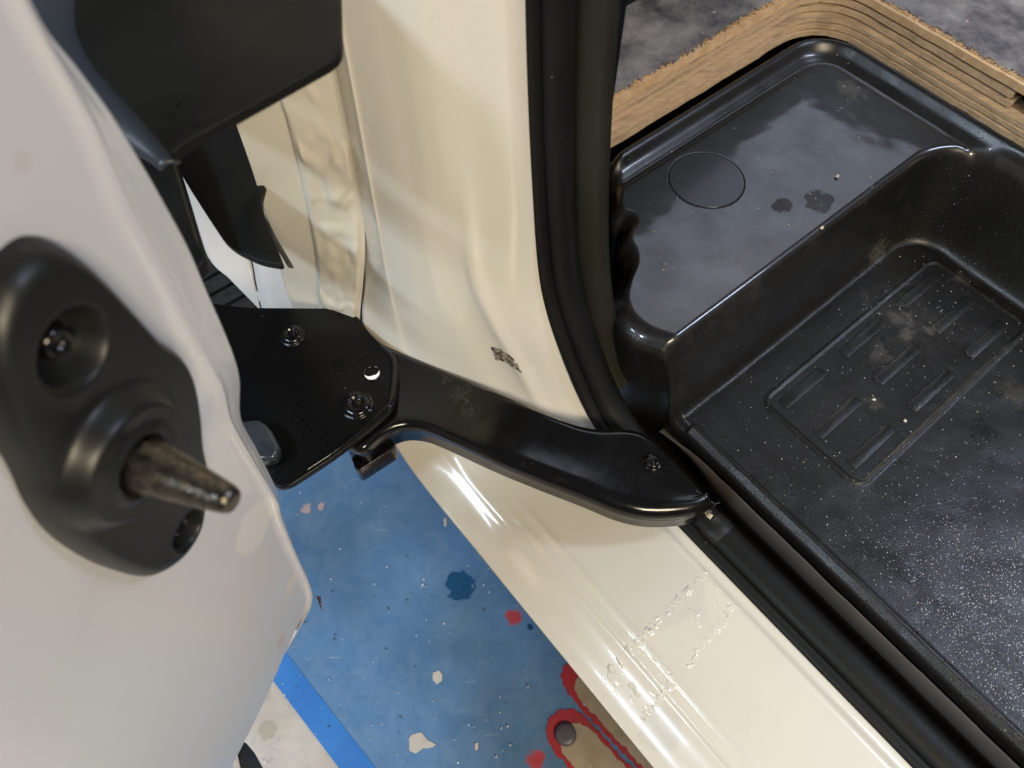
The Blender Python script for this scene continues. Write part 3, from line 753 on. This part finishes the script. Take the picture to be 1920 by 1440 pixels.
PLUG = m_simple('speckled_dark_plastic', (.008, .008, .0085), .34, 500, .0003, .6, spk=.4, spec=.5, coat=.45); PLUG.b.inputs['Coat Roughness'].default_value = .10
lathe('blanking_plug', [(.0336, -.003), (.0336, .0000), (.0333, .0003), (.0001, .0003)], cw, (0, 0, 1), PLUG.m, tray, 72, smooth=False, caps=False, label='dull round blanking plug set in the ledge')
lathe('plug_ring', [(.0334, -.0006), (.0334, .0002), (.0338, .0005), (.0342, .0005), (.0346, .0001), (.0346, -.0006)], cw, (0, 0, 1), RUBBER.m, tray, 72, caps=False, label='thin round outline of the blanking plug in the ledge')
for (a, b, c, d) in RIBS:
    pts = roundpoly([W(a, c, 0), W(b, c, 0), W(b, d, 0), W(a, d, 0)], .003, 4)
    hz = max(H((a+b)/2, c), H((a+b)/2, d), H((a+b)/2, (c+d)/2))
    tpp = [Vector((p.x, p.y, hz+.0010)) for p in pts]
    prism('rib', tpp, [p-UPV*.004 for p in tpp], GRAIN.m, tray, .0006, 2)
EDGE = m_simple('grey_front_edge', (.085, .079, .070), .38, 90, .0004, .5, spk=.03, c2=(.11, .10, .09), vs=30)  # mid-grey strip laid over the tray's lower front skirt
rows = []
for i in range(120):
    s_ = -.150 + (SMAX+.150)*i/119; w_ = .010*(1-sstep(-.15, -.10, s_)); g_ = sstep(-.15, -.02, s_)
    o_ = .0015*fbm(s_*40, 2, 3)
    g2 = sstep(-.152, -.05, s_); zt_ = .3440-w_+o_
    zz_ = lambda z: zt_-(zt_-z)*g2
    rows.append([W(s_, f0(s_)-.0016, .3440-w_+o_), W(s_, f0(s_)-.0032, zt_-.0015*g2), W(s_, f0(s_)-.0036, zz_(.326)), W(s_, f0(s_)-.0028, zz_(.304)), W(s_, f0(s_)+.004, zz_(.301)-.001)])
grid('front_edge_strip', rows, EDGE.m, tray, label='grey face along the front edge of the tray')
# loose grit
gr = m_simple('pale_grit', (.62, .52, .36), .7, 200, c2=(.75, .68, .55), vs=200)
def pebbles(name, pts, m, parent=None, **k):
    vs = []; fs_ = []
    for (p, r) in pts:
        i0 = len(vs); q = [Vector((random.uniform(-1, 1), random.uniform(-1, 1), random.uniform(-1, 1))).normalized()*.25 for _ in range(6)]
        for d_, e in zip(((1, 0, 0), (-1, 0, 0), (0, 1, 0), (0, -1, 0), (0, 0, .8), (0, 0, -.8)), q): vs.append(p+(Vector(d_)+e)*r)
        for t in ((0, 2, 4), (2, 1, 4), (1, 3, 4), (3, 0, 4), (2, 0, 5), (1, 2, 5), (3, 1, 5), (0, 3, 5)): fs_.append(tuple(i0+x for x in t))
    return obj(name, vs, fs_, m, parent, smooth=False, **k)
random.seed(11); pts = []
for _ in range(420):
    s = random.uniform(-.33, .45); f = random.uniform(.32, .68)
    if -.175 < s < -.13 or (s > -.17 and f > .63): continue
    if s < -.175 and f < f0(s)+.02: continue
    pts.append((W(s, f, H(s, f)+.0003), random.choice((.0003, .0004, .0005, .0007))))
gx = pebbles('dust_grit', pts, gr.m, tray, kind='stuff')
cr_ = pebbles('pale_crumb', [(P(1331, 967, .372), .0026)], gr.m); cr_['category'] = 'crumb'; cr_['label'] = 'pale crumb on the black seal beside the end of the arm'
pts = []  # sparkle highlights of the tread put in as pale specks, densest at lower right
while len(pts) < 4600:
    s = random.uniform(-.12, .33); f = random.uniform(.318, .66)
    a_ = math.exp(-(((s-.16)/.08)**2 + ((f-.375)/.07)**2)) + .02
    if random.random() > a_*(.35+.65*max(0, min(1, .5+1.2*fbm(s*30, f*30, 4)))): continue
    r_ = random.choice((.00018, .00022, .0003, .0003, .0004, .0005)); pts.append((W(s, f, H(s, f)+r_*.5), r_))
pebbles('glint_specks', pts, m_simple('pale_glint', (.66, .68, .74), .15, 100, c2=(.85, .86, .9), vs=400).m, tray, kind='stuff')
for i, (q, z, r) in enumerate((((1570, 330), .462, .0024), ((1543, 424), .462, .0021), ((1641, 747), .361, .0018), ((1699, 787), .361, .0020))):
    p = P(*q, z); s, f = SF(p); c_ = W(s, f, H(s, f)+r*.7)
    o = pebbles('gravel_grain', [(c_, r)], gr.m)
    o['category'] = 'grain'; o['label'] = ('pale yellow grain of grit on the ledge beside the dark wet marks', 'pale yellow grain of grit at the brink of the ledge', 'pale grain of grit among the ribs of the tread', 'rounded pale grain of grit between two lower ribs')[i]

random.seed(21); fg = []; fd = []
for _ in range(240):
    p = fl(random.uniform(430, 1240), random.uniform(860, 1450)); r = random.choice((.0005, .0007, .0009, .0013))
    (fg if random.random() < .65 else fd).append((Vector((p.x, p.y, .004+r*.3)), r))
pebbles('floor_grit', fg, m_simple('pale_floor_grit', (.75, .76, .78), .4, 100).m, floor, kind='stuff')
pebbles('dark_floor_grit', fd, m_simple('dark_floor_grit', (.06, .055, .06), .6, 100).m, floor, kind='stuff')
# ---------------------------------------------------------------- plywood floor
ply = empty('plywood_floor', W(-.5, .9, .46), 'cut plywood van floor edge with torn fibres and stained grey covering', 'plywood')
def lring(off, fs_=.38, smax=1.2, R=.055, out=1.4):
    s0 = -.368-off; f_ = .722+off; p = [(s0, fs_)]
    for k in range(13):
        a = math.pi-math.pi/2*k/12; p.append((s0+R+R*math.cos(a), f_-R+R*math.sin(a)))
    p += [(smax, f_), (smax, out), (-1.2, out), (-1.2, fs_)]
    return p
def layer(name, z0, z1, off, m, smax=1.2, wob=.0006, label=None, out=1.4):
    pr = lring(off, smax=smax, out=out); P_ = []
    for i in range(len(pr)-4):          # densify the visible inner edge
        a = Vector(pr[i]); b = Vector(pr[i+1]); n = max(1, int((b-a).length/.004))
        for k in range(n): q = a.lerp(b, k/n); P_.append(q)
    P_.append(Vector(pr[-4])); P_ = P_ + [Vector(q) for q in pr[-3:]]
    nin = len(P_)-3; vt = []; vb = []
    for i, q in enumerate(P_):
        w = wob*fbm(q.x*60, q.y*60, z0*900, 3) if i < nin else 0
        vt.append(W(q.x-w, q.y+w, z1)); vb.append(W(q.x-w, q.y+w, z0))
    return prism(name, vt, vb, m, ply, 0, smooth=False, label=label)
WL = [(.4915, .4990, .000, WOODF.m, 1.2), (.4885, .4915, .0055, WOODB.m, 1.2), (.4830, .4885, .0004, WOODA.m, -.152), (.4800, .4830, .0030, WOODB.m, -.150), (.4745, .4800, .0000, WOODA.m, -.148), (.4745, .4880, .030, RUBBER.m, 1.2),
      (.4725, .4745, .006, WOODB.m, 1.2), (.4685, .4725, -.0065, WOODA.m, 1.2), (.4672, .4685, -.0035, WOODB.m, 1.2), (.4628, .4672, -.0085, WOODA.m, 1.2), (.4612, .4628, -.0058, WOODB.m, 1.2), (.4560, .4612, -.0100, WOODA.m, 1.2)]
for i, (z0, z1, off, m, sm) in enumerate(WL): layer('veneer_layer', z0, z1, off, m, sm, .0009)
m = N('stained_grey_floor_covering'); n1 = m.noise(19, 6, .66, None, .1)
c = m.mix(m.ramp(n1, .38, .62), (.10, .098, .112), (.31, .295, .305)); c = m.mix(m.math('MULTIPLY', m.ramp(m.noise(9, 5, .6), .60, .70), .85), c, (.035, .022, .02))
c = m.mix(m.math('MULTIPLY', m.ramp(m.noise(21, 4, .6, m.map((1, 1, 1), loc=(3, 1, 0))), .66, .72), .8), c, (.34, .28, .20)); c = m.mix(m.specks(70, .12, .30), c, (.50, .43, .33))
m.set(Base_Color=c, Roughness=m.ramp(n1, .3, .7, .25, .5)); m.bump(m.noise(40, 5, .6), .003, .6); COV = m
# covering with a ragged edge, set back from the cut
pr = lring(.006, R=.05); P_ = []
for i in range(len(pr)-4):
    a = Vector(pr[i]); b = Vector(pr[i+1]); n = max(1, int((b-a).length/.0015))
    for k in range(n):
        q = a.lerp(b, k/n); w = .006*max(-.2, fbm(q.x*120, q.y*120, 2, 3)) + .004*abs(fbm(q.x*500, q.y*500, 5, 2)) + .0035*fbm(q.x*14, q.y*14, 9, 2)
        P_.append(q+Vector((-w, w)))
P_ += [Vector(q) for q in pr[-4:]]
prism('floor_covering', [W(q.x, q.y, .5010) for q in P_], [W(q.x, q.y, .4990) for q in P_], COV.m, ply, 0, smooth=False, label='stained grey floor covering with a ragged cut edge')
# torn fibres along the edge
random.seed(5); vs = []; fs_ = []
pin_ = [Vector(q) for q in lring(.004)[:-3]]
for i in range(len(pin_)-1):
    a, b = pin_[i], pin_[i+1]; Ls = (b-a).length
    if Ls > .6: b = a + (b-a).normalized()*.6; Ls = .6
    for k in range(int(Ls/.0006)):
        q = a.lerp(b, random.random()); t = (b-a).normalized(); nn = Vector((-t.y, t.x)) 
        if nn.dot(Vector((-1, 1))) < 0: nn = -nn
        dirv = (nn*random.uniform(.2, 1) + t*random.uniform(-1, 1)).normalized(); ln = random.uniform(.002, .0075); w_ = random.uniform(.0002, .0006)
        p0 = W(q.x, q.y, .4992); tip = W(q.x+dirv.x*ln, q.y+dirv.y*ln, .4996+random.uniform(.0014, .0022)); sd = W(-dirv.y*w_, dirv.x*w_, 0)
        i0 = len(vs); vs += [p0+sd, p0-sd, tip, p0+UPV*.0009]; fs_ += [(i0, i0+1, i0+2), (i0, i0+3, i0+2), (i0+1, i0+3, i0+2)]
obj('torn_fibres', vs, fs_, WOODF.m, ply, smooth=False, kind='stuff')
